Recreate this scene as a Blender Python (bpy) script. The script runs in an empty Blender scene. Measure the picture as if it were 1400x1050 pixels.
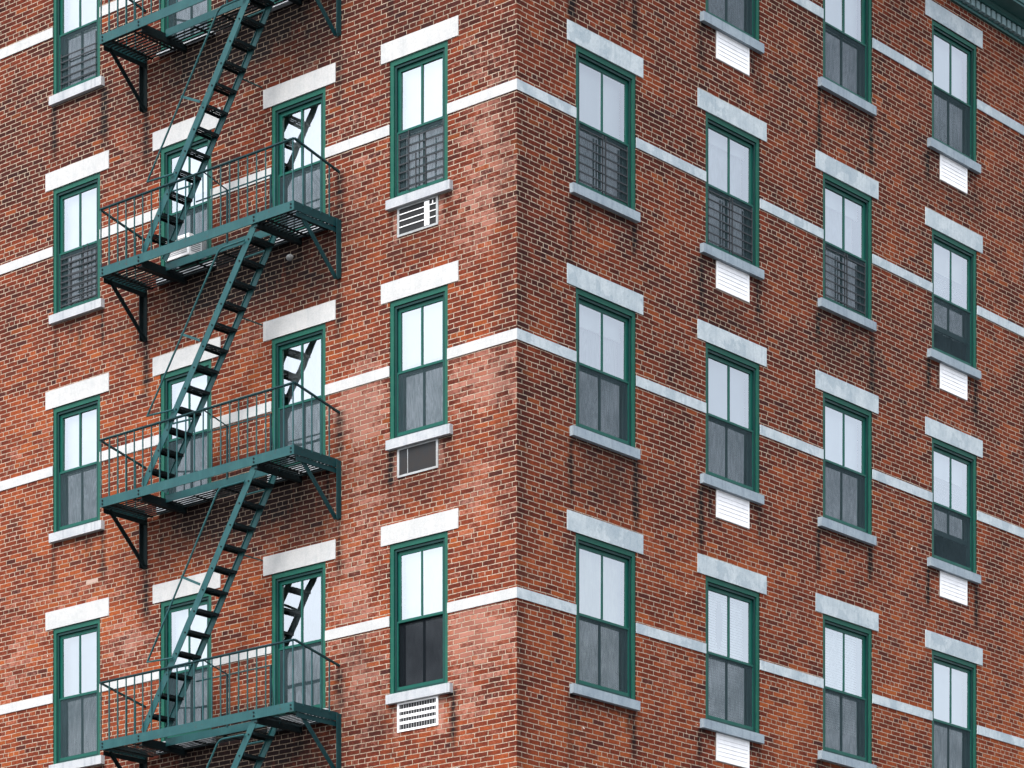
import bpy, math, random
from mathutils import Matrix, Vector
R = math.radians
random.seed(7)
scene = bpy.context.scene
col = scene.collection

# ------------------------------------------------------------------ camera and survey of the building
F_PX, IMG_W, HORIZON, PRINC = 4323.05, 1400.0, 1932.8, 703.8
YAW = R(40.6731)
CA, SA = math.cos(YAW), math.sin(YAW)
EYE = 1.6
DIST = 40.0
ZO = EYE                                   # survey heights are above the eye
SLOPE = {('L', 0): .0029, ('L', 1): .0003, ('L', 2): -.0021, ('L', 3): -.0042, ('L', 4): -.0055,
         ('R', 0): -.0013, ('R', 1): -.0007, ('R', 2): .0020, ('R', 3): .0027, ('R', 4): .0033}
#        lintel top, opening top, opening bottom (= sill top), sill bottom, belt top, belt bottom
ROWS = [(21.104, 20.845, 19.018, 18.892, 20.035, 19.893),
        (17.974, 17.716, 15.874, 15.753, 16.885, 16.750),
        (14.826, 14.568, 12.738, 12.613, 13.730, 13.592),
        (11.647, 11.390, 9.411, 9.290, 10.457, 10.323),
        (8.318, 8.060, 6.080, 5.960, 7.127, 6.993)]
COLS = {'L': [(1.174, 2.195), (3.363, 4.381), (5.552, 6.580), (7.834, 8.845), (10.225, 11.235)],
        'R': [(1.170, 2.418), (3.940, 5.182), (6.700, 7.942), (9.517, 10.758), (12.300, 13.540)]}
END = {'L': 16.0, 'R': 18.0}
ROOF = 22.35 + ZO
TOPS = [19.109, 15.883, 12.685, 9.322, 5.960]   # fire escape landings
FM = {'L': Matrix.Identity(4), 'R': Matrix.Rotation(R(90), 4, 'Z')}
SG = {'L': -1.0, 'R': 1.0}

def W(side, u, off, z):
    """facade coordinates (distance from the corner, distance out of the wall, height above eye) -> world"""
    return FM[side] @ Vector((SG[side] * u, -off, z + ZO))

# ------------------------------------------------------------------ mesh builder
class MB:
    def __init__(s): s.v = []; s.f = []
    def quad(s, a, b, c, d):
        n = len(s.v); s.v += [tuple(a), tuple(b), tuple(c), tuple(d)]; s.f.append((n, n+1, n+2, n+3)); return s
    def box(s, x0, x1, y0, y1, z0, z1):
        if x0 > x1: x0, x1 = x1, x0
        if y0 > y1: y0, y1 = y1, y0
        if z0 > z1: z0, z1 = z1, z0
        n = len(s.v)
        s.v += [(x0,y0,z0),(x1,y0,z0),(x1,y1,z0),(x0,y1,z0),(x0,y0,z1),(x1,y0,z1),(x1,y1,z1),(x0,y1,z1)]
        for q in ((0,3,2,1),(4,5,6,7),(0,1,5,4),(1,2,6,5),(2,3,7,6),(3,0,4,7)): s.f.append(tuple(n+i for i in q))
        return s
    def bar(s, p, q, w, h, up=Vector((0,0,1))):
        """rectangular bar from p to q, w across, h along up"""
        p, q = Vector(p), Vector(q); d = (q-p).normalized()
        a = d.cross(up)
        if a.length < 1e-4: a = d.cross(Vector((0,1,0)))
        a.normalize(); b = a.cross(d).normalized()
        n = len(s.v)
        for c in (p, q):
            for (i, j) in ((-1,-1),(1,-1),(1,1),(-1,1)): s.v.append(tuple(c + a*(i*w/2) + b*(j*h/2)))
        for k in ((0,1,2,3),(7,6,5,4),(0,4,5,1),(1,5,6,2),(2,6,7,3),(3,7,4,0)): s.f.append(tuple(n+i for i in k))
        return s
    def tube(s, pts, r, n=8):
        pts = [Vector(p) for p in pts]; base = len(s.v); m = len(pts)
        for i, p in enumerate(pts):
            d = ((pts[min(i+1,m-1)] - pts[i]).normalized() + (pts[i] - pts[max(i-1,0)]).normalized()).normalized()
            a = d.cross(Vector((0,0,1)))
            if a.length < 1e-3: a = d.cross(Vector((0,1,0)))
            a.normalize(); b = a.cross(d)
            for k in range(n):
                t = 2*math.pi*k/n; s.v.append(tuple(p + a*(r*math.cos(t)) + b*(r*math.sin(t))))
        for i in range(m-1):
            for k in range(n):
                s.f.append((base+i*n+k, base+i*n+(k+1)%n, base+(i+1)*n+(k+1)%n, base+(i+1)*n+k))
        s.f.append(tuple(base+k for k in reversed(range(n)))); s.f.append(tuple(base+(m-1)*n+k for k in range(n)))
        return s
    def ring(s, x0, x1, z0, z1, wl, wt, wb, y0, y1):
        """rectangular frame standing in the x-z plane"""
        s.box(x0, x0+wl, y0, y1, z0, z1); s.box(x1-wl, x1, y0, y1, z0, z1)
        s.box(x0+wl, x1-wl, y0, y1, z1-wt, z1); s.box(x0+wl, x1-wl, y0, y1, z0, z0+wb)
        return s
    def moved(s, M):
        s.v = [tuple(M @ Vector(p)) for p in s.v]; return s
    def mesh(s, name, mat):
        me = bpy.data.meshes.new(name); me.from_pydata(s.v, [], s.f); me.update()
        if mat: me.materials.append(mat)
        return me
    def build(s, name, mat, parent=None, bevel=0):
        return link(name, s.mesh(name, mat), parent, bevel=bevel)

def link(name, me, parent=None, loc=None, bevel=0):
    o = bpy.data.objects.new(name, me); col.objects.link(o)
    if parent: o.parent = parent
    if loc is not None: o.location = loc
    if bevel:
        b = o.modifiers.new('soft edges', 'BEVEL'); b.width = bevel; b.segments = 2; b.limit_method = 'ANGLE'
    return o
def tag(o, label=None, cat=None, group=None, kind=None):
    for k, v in (('label', label), ('category', cat), ('group', group), ('kind', kind)):
        if v: o[k] = v
    return o
def empty(name, loc=(0,0,0), rz=0):
    o = bpy.data.objects.new(name, None); col.objects.link(o); o.location = loc; o.rotation_euler = (0,0,rz); o.empty_display_size = .3
    return o

# ------------------------------------------------------------------ materials
class NT:
    def __init__(s, name):
        s.m = bpy.data.materials.new(name); s.m.use_nodes = True; s.t = s.m.node_tree; s.t.nodes.clear()
        s.out = s.t.nodes.new('ShaderNodeOutputMaterial')
    def n(s, typ, **kw):
        x = s.t.nodes.new(typ)
        for k, v in kw.items(): setattr(x, k, v)
        return x
    def put(s, sock, v):
        if isinstance(v, bpy.types.NodeSocket): s.t.links.new(v, sock)
        elif v is not None:
            if sock.type == 'RGBA' and len(v) == 3: v = (*v, 1)
            sock.default_value = v
    def math(s, op, a, b=None, c=None, clamp=False):
        x = s.n('ShaderNodeMath', operation=op, use_clamp=clamp)
        s.put(x.inputs[0], a)
        if b is not None: s.put(x.inputs[1], b)
        if c is not None: s.put(x.inputs[2], c)
        return x.outputs[0]
    def maprange(s, v, a, b, c=0., d=1., smooth=False):
        x = s.n('ShaderNodeMapRange', interpolation_type='SMOOTHSTEP' if smooth else 'LINEAR', clamp=True)
        for i, q in enumerate((v, a, b, c, d)): s.put(x.inputs[i], q)
        return x.outputs[0]
    def mix(s, f, a, b, mode='MIX'):
        x = s.n('ShaderNodeMix', data_type='RGBA', blend_type=mode)
        s.put(x.inputs[0], f); s.put(x.inputs[6], a); s.put(x.inputs[7], b); return x.outputs[2]
    def noise(s, vec, scale, detail=2., rough=.5, dim='3D', dist=0.):
        x = s.n('ShaderNodeTexNoise', noise_dimensions=dim)
        s.put(x.inputs['Vector'], vec); x.inputs['Scale'].default_value = scale; x.inputs['Detail'].default_value = detail
        x.inputs['Roughness'].default_value = rough; x.inputs['Distortion'].default_value = dist
        return x
    def scalevec(s, vec, sc):
        x = s.n('ShaderNodeMapping'); s.put(x.inputs['Vector'], vec); x.inputs['Scale'].default_value = sc; return x.outputs[0]
    def xyz(s, x, y, z):
        c = s.n('ShaderNodeCombineXYZ'); s.put(c.inputs[0], x); s.put(c.inputs[1], y); s.put(c.inputs[2], z); return c.outputs[0]
    def ramp(s, f, stops, interp='LINEAR'):
        x = s.n('ShaderNodeValToRGB'); e = x.color_ramp; e.interpolation = interp
        while len(e.elements) < len(stops): e.elements.new(.5)
        for el, (p, c) in zip(e.elements, stops): el.position = p; el.color = (*c, 1)
        s.put(x.inputs[0], f); return x.outputs[0]
    def bump(s, h, strength, dist):
        x = s.n('ShaderNodeBump'); x.inputs['Strength'].default_value = strength; x.inputs['Distance'].default_value = dist
        s.put(x.inputs['Height'], h); return x.outputs[0]
    def principled(s, color, rough=.6, normal=None, spec=.5, metal=0.):
        p = s.n('ShaderNodeBsdfPrincipled'); s.put(p.inputs['Base Color'], color); s.put(p.inputs['Roughness'], rough)
        p.inputs['Specular IOR Level'].default_value = spec; p.inputs['Metallic'].default_value = metal
        if normal is not None: s.put(p.inputs['Normal'], normal)
        s.t.links.new(p.outputs[0], s.out.inputs[0]); return p
    def pos(s): return s.n('ShaderNodeNewGeometry').outputs['Position']

def brick_material():
    N = NT('weathered_brick'); P = N.pos()
    sp = N.n('ShaderNodeSeparateXYZ'); N.put(sp.inputs[0], P)
    U0 = N.math('ADD', sp.outputs[0], sp.outputs[1]); V0 = sp.outputs[2]
    wob = N.noise(P, 1.1, 1.5); ws = N.n('ShaderNodeSeparateColor'); N.put(ws.inputs[0], wob.outputs['Color'])
    fine = N.noise(P, 9., 2.); fs = N.n('ShaderNodeSeparateColor'); N.put(fs.inputs[0], fine.outputs['Color'])
    V = N.math('ADD', V0, N.math('MULTIPLY', N.math('SUBTRACT', ws.outputs[0], .5), .030))
    V = N.math('ADD', V, N.math('MULTIPLY', N.math('SUBTRACT', fs.outputs[0], .5), .009))
    U = N.math('ADD', U0, N.math('MULTIPLY', N.math('SUBTRACT', fs.outputs[1], .5), .020))
    HGT, WID = .0657, .235
    vr = N.math('DIVIDE', V, HGT); row = N.math('FLOOR', vr); fv = N.math('FRACT', vr)
    hd = N.math('COMPARE', N.math('MODULO', row, 8.), 3., .1)
    w = N.math('SUBTRACT', WID, N.math('MULTIPLY', hd, WID/2))
    rn = N.n('ShaderNodeTexWhiteNoise', noise_dimensions='1D'); N.put(rn.inputs['W'], row)
    sh = N.math('ADD', N.math('MULTIPLY', N.math('MODULO', row, 2.), .5), N.math('MULTIPLY', rn.outputs[0], .16))
    ub = N.math('ADD', N.math('DIVIDE', U, w), sh)
    # every brick's joint wanders a little
    jn = N.n('ShaderNodeTexWhiteNoise', noise_dimensions='2D'); N.put(jn.inputs['Vector'], N.xyz(N.math('ROUND', ub), row, 0.))
    ub = N.math('ADD', ub, N.math('MULTIPLY', N.math('SUBTRACT', jn.outputs[0], .5), .14))
    cu = N.math('FLOOR', ub); fu = N.math('FRACT', ub)
    idn = N.n('ShaderNodeTexWhiteNoise', noise_dimensions='2D'); N.put(idn.inputs['Vector'], N.xyz(cu, row, 0.))
    ids = N.n('ShaderNodeSeparateColor'); N.put(ids.inputs[0], idn.outputs['Color'])
    r1, r2, r3 = ids.outputs[0], ids.outputs[1], ids.outputs[2]
    du = N.math('MULTIPLY', N.math('MINIMUM', fu, N.math('SUBTRACT', 1., fu)), w)
    dv = N.math('MULTIPLY', N.math('MINIMUM', fv, N.math('SUBTRACT', 1., fv)), HGT)
    d = N.math('MINIMUM', du, dv)
    chip = N.noise(P, 70., 3., .6).outputs['Fac']
    d = N.math('ADD', d, N.math('MULTIPLY', N.math('SUBTRACT', chip, .5), .010))
    face = N.maprange(d, .0036, .0072, smooth=True)
    at = N.n('ShaderNodeAttribute', attribute_name='wear_shade'); a = N.n('ShaderNodeSeparateColor'); N.put(a.inputs[0], at.outputs['Color'])
    dark, pale, tone = a.outputs[0], a.outputs[1], a.outputs[2]
    clump = N.noise(P, 1.1, 4., .65).outputs['Fac']; grit = N.noise(P, 45., 4., .65).outputs['Fac']
    blot = N.noise(P, 14., 3., .6).outputs['Fac']
    t = N.math('ADD', N.math('MULTIPLY', r1, .36), N.math('MULTIPLY', tone, .66))
    t = N.math('ADD', t, N.math('MULTIPLY', N.math('SUBTRACT', clump, .5), 1.15))
    t = N.math('ADD', t, N.math('MULTIPLY', N.math('SUBTRACT', blot, .5), .45))
    t = N.math('ADD', t, .01, clamp=True)
    c = N.ramp(t, [(0., (.030, .0115, .0105)), (.16, (.053, .0150, .0116)), (.34, (.088, .0195, .0122)), (.52, (.140, .0300, .0150)),
                   (.72, (.220, .0500, .0190)), (1., (.310, .0840, .0260))])
    # odd bricks: purple-brown over-burnt and bright orange ones
    c = N.mix(N.math('MULTIPLY', N.math('GREATER_THAN', r2, .965), .7), c, (.034, .0145, .0150))
    c = N.mix(N.math('MULTIPLY', N.math('LESS_THAN', r2, .045), N.math('ADD', .25, N.math('MULTIPLY', tone, .6))), c, (.290, .075, .022))
    c = N.mix(1., c, N.ramp(grit, [(.25, (.62, .62, .62)), (.5, (1., 1., 1.)), (.78, (1.45, 1.40, 1.38))]), 'MULTIPLY')
    # lime bloom
    pn = N.math('ADD', N.math('MULTIPLY', blot, .7), N.math('MULTIPLY', grit, .5)); pn = N.math('ADD', pn, N.math('MULTIPLY', r3, .30))
    thr = N.math('SUBTRACT', 1.06, N.math('MULTIPLY', pale, .62))
    pf = N.maprange(N.math('SUBTRACT', pn, thr), -.10, .22, 0., .66, smooth=True)
    c = N.mix(pf, c, N.mix(r1, (.29, .115, .085), (.38, .190, .150)))
    c = N.mix(N.math('GREATER_THAN', r3, .9996), c, (.40, .29, .25))
    c = N.mix(N.maprange(N.noise(P, 11., 2., .5).outputs['Fac'], .755, .775), c, (.70, .60, .54))
    mort = N.mix(N.noise(P, 2.3, 3.).outputs['Fac'], (.34, .27, .205), (.50, .415, .33))
    mort = N.mix(1., mort, N.ramp(N.noise(P, 25., 3.).outputs['Fac'], [(.30, (.50, .46, .43)), (.55, (1., 1., 1.))]), 'MULTIPLY')
    c = N.mix(face, mort, c)
    # soot that washes down from the sills, and painted shade below sills and landings
    sn = N.noise(N.scalevec(P, (16., 16., 2.2)), 1., 3., .6).outputs['Fac']
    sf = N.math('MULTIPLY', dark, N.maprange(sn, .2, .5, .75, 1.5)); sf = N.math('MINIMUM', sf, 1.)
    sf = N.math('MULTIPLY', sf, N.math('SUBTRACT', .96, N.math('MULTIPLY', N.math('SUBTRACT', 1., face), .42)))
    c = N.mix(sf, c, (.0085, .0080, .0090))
    h = N.math('ADD', N.math('MULTIPLY', face, 1.), N.math('MULTIPLY', grit, .28)); h = N.math('ADD', h, N.math('MULTIPLY', r2, .25))
    N.principled(c, .88, N.bump(h, .9, .008), spec=.06)
    return N.m

def stone(name, base, streak, rough=.75, vein=.5, peel=0., drip=0.):
    N = NT(name); P = N.pos()
    a = N.noise(P, 3.2, 4., .6).outputs['Fac']; b = N.noise(N.scalevec(P, (22., 22., 2.)), 1., 3., .6).outputs['Fac']; g = N.noise(P, 60., 3., .6).outputs['Fac']
    c = N.mix(N.maprange(a, .40, .72, 0., vein), base, streak)
    c = N.mix(N.maprange(b, .52, .80, 0., vein), c, streak)
    e = N.noise(P, 13., 4., .65).outputs['Fac']; k = N.noise(P, 1.5, 5., .62).outputs['Fac']
    c = N.mix(N.math('MULTIPLY', N.maprange(k, .535, .55), peel), c, streak)
    c = N.mix(N.maprange(e, .50, .72, 0., vein*.8), c, streak)
    sp = N.n('ShaderNodeSeparateXYZ'); N.put(sp.inputs[0], P); hx = N.math('SUBTRACT', sp.outputs[0], sp.outputs[1])
    jt = N.n('ShaderNodeTexWhiteNoise', noise_dimensions='1D'); N.put(jt.inputs['W'], N.math('FLOOR', N.math('MULTIPLY', hx, 28.)))
    c = N.mix(N.math('MULTIPLY', N.math('GREATER_THAN', jt.outputs[0], .90), .25*drip), c, (.14, .17, .20))
    c = N.mix(1., c, N.ramp(g, [(.3, (.88, .88, .88)), (.6, (1.03, 1.03, 1.03))]), 'MULTIPLY')
    N.principled(c, rough, N.bump(N.math('ADD', a, N.math('MULTIPLY', g, .5)), .35, .004), spec=.3)
    return N.m

def paint(name, base, worn, rough=.38, amount=.35, spec=.5, rust=0.):
    N = NT(name); P = N.pos()
    a = N.noise(P, 5., 4., .6).outputs['Fac']; b = N.noise(N.scalevec(P, (30., 30., 3.)), 1., 3., .6).outputs['Fac']
    c = N.mix(N.maprange(a, .4, .75, 0., amount), base, worn); c = N.mix(N.maprange(b, .55, .8, 0., amount), c, worn)
    if rust: c = N.mix(N.maprange(N.noise(P, 19., 4., .7).outputs['Fac'], .62, .70, 0., rust), c, (.050, .022, .012))
    N.principled(c, N.maprange(a, .3, .7, rough-.08, rough+.15), N.bump(N.noise(P, 35., 3.).outputs['Fac'], .15, .003), spec=spec)
    return N.m

def plain(name, base, rough=.6, spec=.4, var=.12, scale=12.):
    N = NT(name); P = N.pos()
    c = N.mix(1., base, N.ramp(N.noise(P, scale, 3.).outputs['Fac'], [(.3, (1-var,)*3), (.7, (1+var,)*3)]), 'MULTIPLY')
    N.principled(c, rough, spec=spec); return N.m

def glass_material():
    N = NT('window_glass'); P = N.pos()
    wav = N.noise(P, 2.4, 1.).outputs['Fac']
    nb = N.bump(wav, .25, .010)
    gl = N.n('ShaderNodeBsdfGlossy'); gl.inputs['Roughness'].default_value = .0; N.put(gl.inputs['Color'], (.93, .97, 1.)); N.put(gl.inputs['Normal'], nb)
    tr = N.n('ShaderNodeBsdfTransparent'); N.put(tr.inputs['Color'], (.86, .92, .92))
    fr = N.n('ShaderNodeFresnel'); fr.inputs['IOR'].default_value = 1.8
    f = N.math('ADD', .40, N.math('MULTIPLY', fr.outputs[0], .6), clamp=True)
    mx = N.n('ShaderNodeMixShader'); N.put(mx.inputs[0], f); N.t.links.new(tr.outputs[0], mx.inputs[1]); N.t.links.new(gl.outputs[0], mx.inputs[2])
    N.t.links.new(mx.outputs[0], N.out.inputs[0]); return N.m

def screen_material(name='insect_mesh', base=(.040, .062, .072), lo=.46, hi=.60, moire=.065):
    N = NT(name); P = N.pos()
    df = N.n('ShaderNodeBsdfDiffuse'); N.put(df.inputs['Color'], base)
    tr = N.n('ShaderNodeBsdfTransparent'); mx = N.n('ShaderNodeMixShader'); sp = N.n('ShaderNodeSeparateXYZ'); N.put(sp.inputs[0], P)
    q = N.xyz(N.math('MULTIPLY', N.math('SUBTRACT', sp.outputs[1], sp.outputs[0]), 5.), N.math('MULTIPLY', sp.outputs[2], .9), 0.)
    wv = N.math('SINE', N.math('MULTIPLY', N.noise(q, 1.2, 2., .5, dist=.8).outputs['Fac'], 60.))
    f = N.math('ADD', N.maprange(N.noise(P, 2., 2.).outputs['Fac'], .3, .7, lo, hi), N.math('MULTIPLY', wv, moire)); N.put(mx.inputs[0], f)
    N.t.links.new(tr.outputs[0], mx.inputs[1]); N.t.links.new(df.outputs[0], mx.inputs[2]); N.t.links.new(mx.outputs[0], N.out.inputs[0]); return N.m

def curtain_material(name, base, moire=.35):
    N = NT(name); P = N.pos(); sp = N.n('ShaderNodeSeparateXYZ'); N.put(sp.inputs[0], P)
    U = N.math('SUBTRACT', sp.outputs[1], sp.outputs[0])
    q = N.xyz(N.math('MULTIPLY', U, 6.), N.math('MULTIPLY', sp.outputs[2], .9), 0.)
    a = N.noise(q, 1.3, 3., .55, dist=1.2).outputs['Fac']
    wv = N.math('SINE', N.math('MULTIPLY', a, 46.))
    f = N.maprange(wv, -1., 1., 1.-moire, 1.)
    f = N.math('MULTIPLY', f, N.maprange(N.noise(P, 2., 2.).outputs['Fac'], .3, .7, .8, 1.05))
    c = N.mix(1., base, N.xyz(f, f, f), 'MULTIPLY')
    d = N.n('ShaderNodeBsdfDiffuse'); N.put(d.inputs['Color'], c); tl = N.n('ShaderNodeBsdfTranslucent'); N.put(tl.inputs['Color'], c)
    mx = N.n('ShaderNodeMixShader'); mx.inputs[0].default_value = .15
    N.t.links.new(d.outputs[0], mx.inputs[1]); N.t.links.new(tl.outputs[0], mx.inputs[2]); N.t.links.new(mx.outputs[0], N.out.inputs[0]); return N.m

BRICK = brick_material()
LINTEL = stone('white_painted_stone', (.46, .465, .465), (.33, .355, .37), vein=.5)
LINTEL_R = stone('weathered_skylit_stone', (.47, .53, .56), (.25, .32, .37), vein=.6, peel=.45)  # weathered stone with the sky's blue cast put into its colour
SILL = stone('grey_sill_stone', (.40, .42, .44), (.26, .29, .33), vein=.6, drip=1.)
SILL_R = stone('skylit_grey_sill_stone', (.28, .34, .385), (.16, .21, .26), vein=.6, drip=1.)  # sill stone again, this face's dimmer bluish light put into the colour
GREEN = paint('green_window_paint', (.0003, .064, .048), (.003, .088, .064), .4, .4, .25)
GREEN_LT = paint('lighter_green_casing_paint', (.003, .070, .050), (.016, .110, .072), .5, .5, .25)  # slightly lighter green on the outer casing
GREEN_DK = paint('shaded_green_sash_paint', (.002, .026, .026), (.004, .040, .036), .4, .4, .25)  # green darkened by the inner frame's recess shade; lower sash shares it
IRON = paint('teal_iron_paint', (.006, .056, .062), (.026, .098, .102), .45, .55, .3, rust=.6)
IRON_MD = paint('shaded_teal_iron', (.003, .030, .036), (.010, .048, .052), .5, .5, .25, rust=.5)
IRON_DK = paint('underside_shade_iron', (.002, .008, .010), (.005, .013, .015), .6, .4, .2, rust=.4)  # iron with the shade of undersides put into its colour; bolts share it
GLASS = glass_material(); MESH = screen_material(); MESH_DIM = screen_material('added_dark_mesh', (.008, .010, .013), .76, .84, .02)
CURT = curtain_material('net_curtain_cloth', (.70, .74, .75), .10); CURT_G = curtain_material('grey_net_cloth', (.42, .46, .48), .20); CURT_D = curtain_material('dusty_net_cloth', (.25, .28, .31), .25); CURT_B = curtain_material('cream_sheet_cloth', (.90, .86, .64), .08)
BLIND = plain('white_blind_slat', (.78, .77, .76), .5)
WHITE = plain('white_enamel', (.84, .85, .87), .4, var=.05, scale=8.)
WHITE_DIRTY_SHADED = stone('chipped_white_sleeve_and_shaded_dome', (.36, .39, .41), (.20, .19, .18), vein=.6)
BLACK = plain('black_guard_iron', (.018, .022, .026), .5)
DARK = plain('dark_sleeve_inside', (.012, .013, .015), .8)
SEAL = stone('aged_sealant', (.24, .20, .18), (.10, .085, .08), vein=.7)
SMOKE = stone('rusty_dark_panel', (.014, .017, .020), (.026, .018, .014), rough=.6, vein=.6)
CORNICE = paint('teal_cornice_paint', (.012, .080, .076), (.030, .115, .108), .4, .4)
DENTIL = paint('pale_teal_dentil_paint', (.20, .30, .32), (.13, .22, .24), .4, .5)
INSIDE = plain('dark_room_plaster', (.10, .10, .10), .9)
ROOFM = plain('roof_felt', (.06, .06, .06), .9)
SHADE = plain('lampshade_linen', (.62, .58, .50), .8)
ROAD = plain('asphalt', (.055, .055, .058), .9, var=.25, scale=3.)
PAVE = plain('pavement_concrete', (.20, .195, .19), .9, var=.2, scale=2.)

# ------------------------------------------------------------------ wear and shade painted on the wall (soot, shade under sills and landings, bloom, firing tone)
def sill_span(side, c):
    a, b = COLS[side][c]; return (a-.09, b) if side == 'L' else (a-.125, b)
def zs(side, r, k, u): return ROWS[r][k] + SLOPE[(side, r)]*u
streaks = {'L': [], 'R': []}
rs = random.Random(11)
for side in 'LR':
    for c in range(5):
        a, b = sill_span(side, c)
        for r in range(5):
            zb = zs(side, r, 3, (a+b)/2)
            k = 1.0 if side == 'R' else .75
            for ue in (a+.02, b-.03):
                streaks[side].append((ue+rs.uniform(-.03,.03), zb, rs.uniform(.55,1.45)*(1.0 if side == 'R' else .75), rs.uniform(.035,.078), k*rs.uniform(.45,1.4)))
            for _ in range(rs.randint(1,4)):
                streaks[side].append((rs.uniform(a+.1,b-.1), zb, rs.uniform(.15,.6), rs.uniform(.025,.055), k*rs.uniform(.45,1.)))
for r, zt in enumerate((19.1, 15.88, 12.69, 9.32)):
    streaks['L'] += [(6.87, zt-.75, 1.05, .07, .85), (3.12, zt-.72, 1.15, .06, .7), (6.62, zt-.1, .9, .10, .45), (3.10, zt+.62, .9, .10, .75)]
# (side, u, z, radius u, radius z, strength); landing rows are painted shade plus grime
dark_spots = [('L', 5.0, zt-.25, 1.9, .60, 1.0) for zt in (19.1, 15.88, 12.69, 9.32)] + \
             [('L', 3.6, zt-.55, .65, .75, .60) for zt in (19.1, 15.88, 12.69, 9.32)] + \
             [('R', 1.8, 12.30, .8, .45, .45), ('R', 10.1, 8.75, .7, .5, .35), ('R', 7.2, 15.4, .5, .35, .35), ('R', 4.5, 15.1, .5, .3, .3),
              ('R', 10.1, 18.5, .9, .4, .3), ('L', 1.7, 18.0, 1., .4, .35), ('L', .2, 14.5, .18, 3.2, .25), ('R', .1, 13., .12, 3., .3), ('R', .08, 9.5, .12, 1.6, .4),
              ('L', 1.7, 12.25, .8, .45, .40), ('L', 1.75, 15.25, .75, .35, .25), ('L', 2.8, 10.0, .35, .3, .35), ('L', 2.35, 9.1, .35, .35, .4)]
pale_spots = [('L', .55, 16.4, .50, 1.25, .85), ('L', .8, 15.2, .6, .7, .50), ('L', .6, 13.25, .75, .45, 1.15), ('L', 2.8, 13.35, .60, .55, 1.15), ('L', 2.6, 12.4, .6, 1., .65),
              ('L', .65, 10.05, .8, .36, 1.3), ('L', .8, 9.2, .8, .7, .7), ('L', .7, 11.6, .7, .9, .65), ('L', 2.8, 9.6, .6, .9, .85), ('L', 2.9, 10.9, .55, .8, .7),
              ('L', 3.9, 17.95, .8, .25, .55), ('L', 4.7, 14.7, .9, .3, .55), ('L', 4.2, 11.75, .9, .25, .5), ('L', 7.2, 10.9, .6, .5, .75), ('L', 9.6, 11.2, .7, .8, .6),
              ('L', 8.3, 11.8, .8, .3, .6), ('L', 9.5, 14.2, .6, .6, .4), ('L', 2.7, 16.3, .5, 1., .4), ('L', 7.25, 17.6, .5, .5, .45), ('L', 5.0, 17.7, .4, .5, .4),
              ('R', 3.2, 10.0, .5, .6, .45), ('R', 2.65, 11.4, .25, .5, .45), ('R', 6.0, 11.2, .5, .6, .35), ('R', 8.7, 11.6, .6, .8, .4), ('R', .55, 11.0, .5, .7, .3),
              ('R', 6.0, 9.7, .4, .6, .4), ('R', 8.8, 9.0, .5, .5, .35), ('R', 11.5, 9.8, .8, .9, .3), ('R', 3.3, 14.3, .4, .5, .25)]
VENTS = [('L', 0, r, 'grille' if r == 3 else ('open' if r in (1, 4) else 'panel')) for r in range(1, 5)] + [('R', c, r, 'louvre') for c in (1, 3) for r in range(5)]
def vent_rect(side, c, r):
    u0, u1 = ((1.333, 2.050) if side == 'L' else ((4.173, 4.926) if c == 1 else (9.727, 10.474)))
    zt = zs(side, r, 3, (u0+u1)/2) - .004
    return u0, u1, zt-.378, zt
for side, c, r, k in VENTS:
    u0, u1, z0, z1 = vent_rect(side, c, r)
    s_ = 1.5 if side == 'L' else .8
    pale_spots += [(side, u0-.03, (z0+z1)/2, .045, .26, s_), (side, u1+.035, (z0+z1)/2, .05, .26, s_)]
bins = {'L': {}, 'R': {}}
LEDGES = {sd: [(*sill_span(sd, c), zs(sd, r, 3, COLS[sd][c][0])) for c in range(5) for r in range(5)] for sd in 'LR'}
for side in 'LR':
    for st in streaks[side]:
        for k in range(int((st[0]-.35)//.5), int((st[0]+.35)//.5)+1): bins[side].setdefault(k, []).append(st)
def smooth(x): x = max(0., min(1., x)); return x*x*(3-2*x)
def wear_shade(side, u, z):
    dk = 0.
    for (ue, zt, ln, wd, st) in bins[side].get(int(u//.5), ()):
        if z > zt or z < zt-ln: continue
        t = (zt-z)/ln; x = (u-ue)/(wd*(1+.35*t))
        if abs(x) < 2.2: dk = max(dk, st*math.exp(-x*x)*smooth((1-t)*2.2)*(.8+.2*math.sin(z*37+ue*50)))
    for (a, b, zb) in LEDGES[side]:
        if a < u < b and 0 <= zb-z < .14: dk = max(dk, .8*(1-(zb-z)/.14))  # shade of the sill's underside painted on the brick, with soot
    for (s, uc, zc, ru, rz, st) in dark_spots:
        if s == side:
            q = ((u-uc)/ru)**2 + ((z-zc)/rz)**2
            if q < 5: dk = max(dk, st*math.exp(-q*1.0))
    pl = (.20 + .10*math.sin(u*1.7+z*.9)*math.sin(z*1.3-u*.6)) if side == 'L' else .04
    for (s, uc, zc, ru, rz, st) in pale_spots:
        if s == side:
            q = ((u-uc)/ru)**2 + ((z-zc)/rz)**2
            if q < 6: pl += st*math.exp(-q)
    if side == 'L':
        tn = .20 + .27*smooth((18.6-z)/5.5) + .08*smooth((u-3)/3)*smooth((17-z)/3)
        if u > 8: tn -= .08*smooth((z-14)/4)
        tn -= .22*smooth((.55-u)/.5)*smooth((z-9)/3)
    else:
        tn = .22 + .34*smooth((14.6-z)/5.) + .10*smooth((u-7)/5)
        tn -= .10*smooth((.4-u)/.4)
    return (max(0., min(1., dk)), max(0., min(1., pl*.62)), max(0., min(1., tn)), 1.)

# ------------------------------------------------------------------ the apartment building
building = tag(empty('apartment_building'), 'red brick corner apartment building with green sash windows, pale lintels and teal cornice', 'building')

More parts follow.
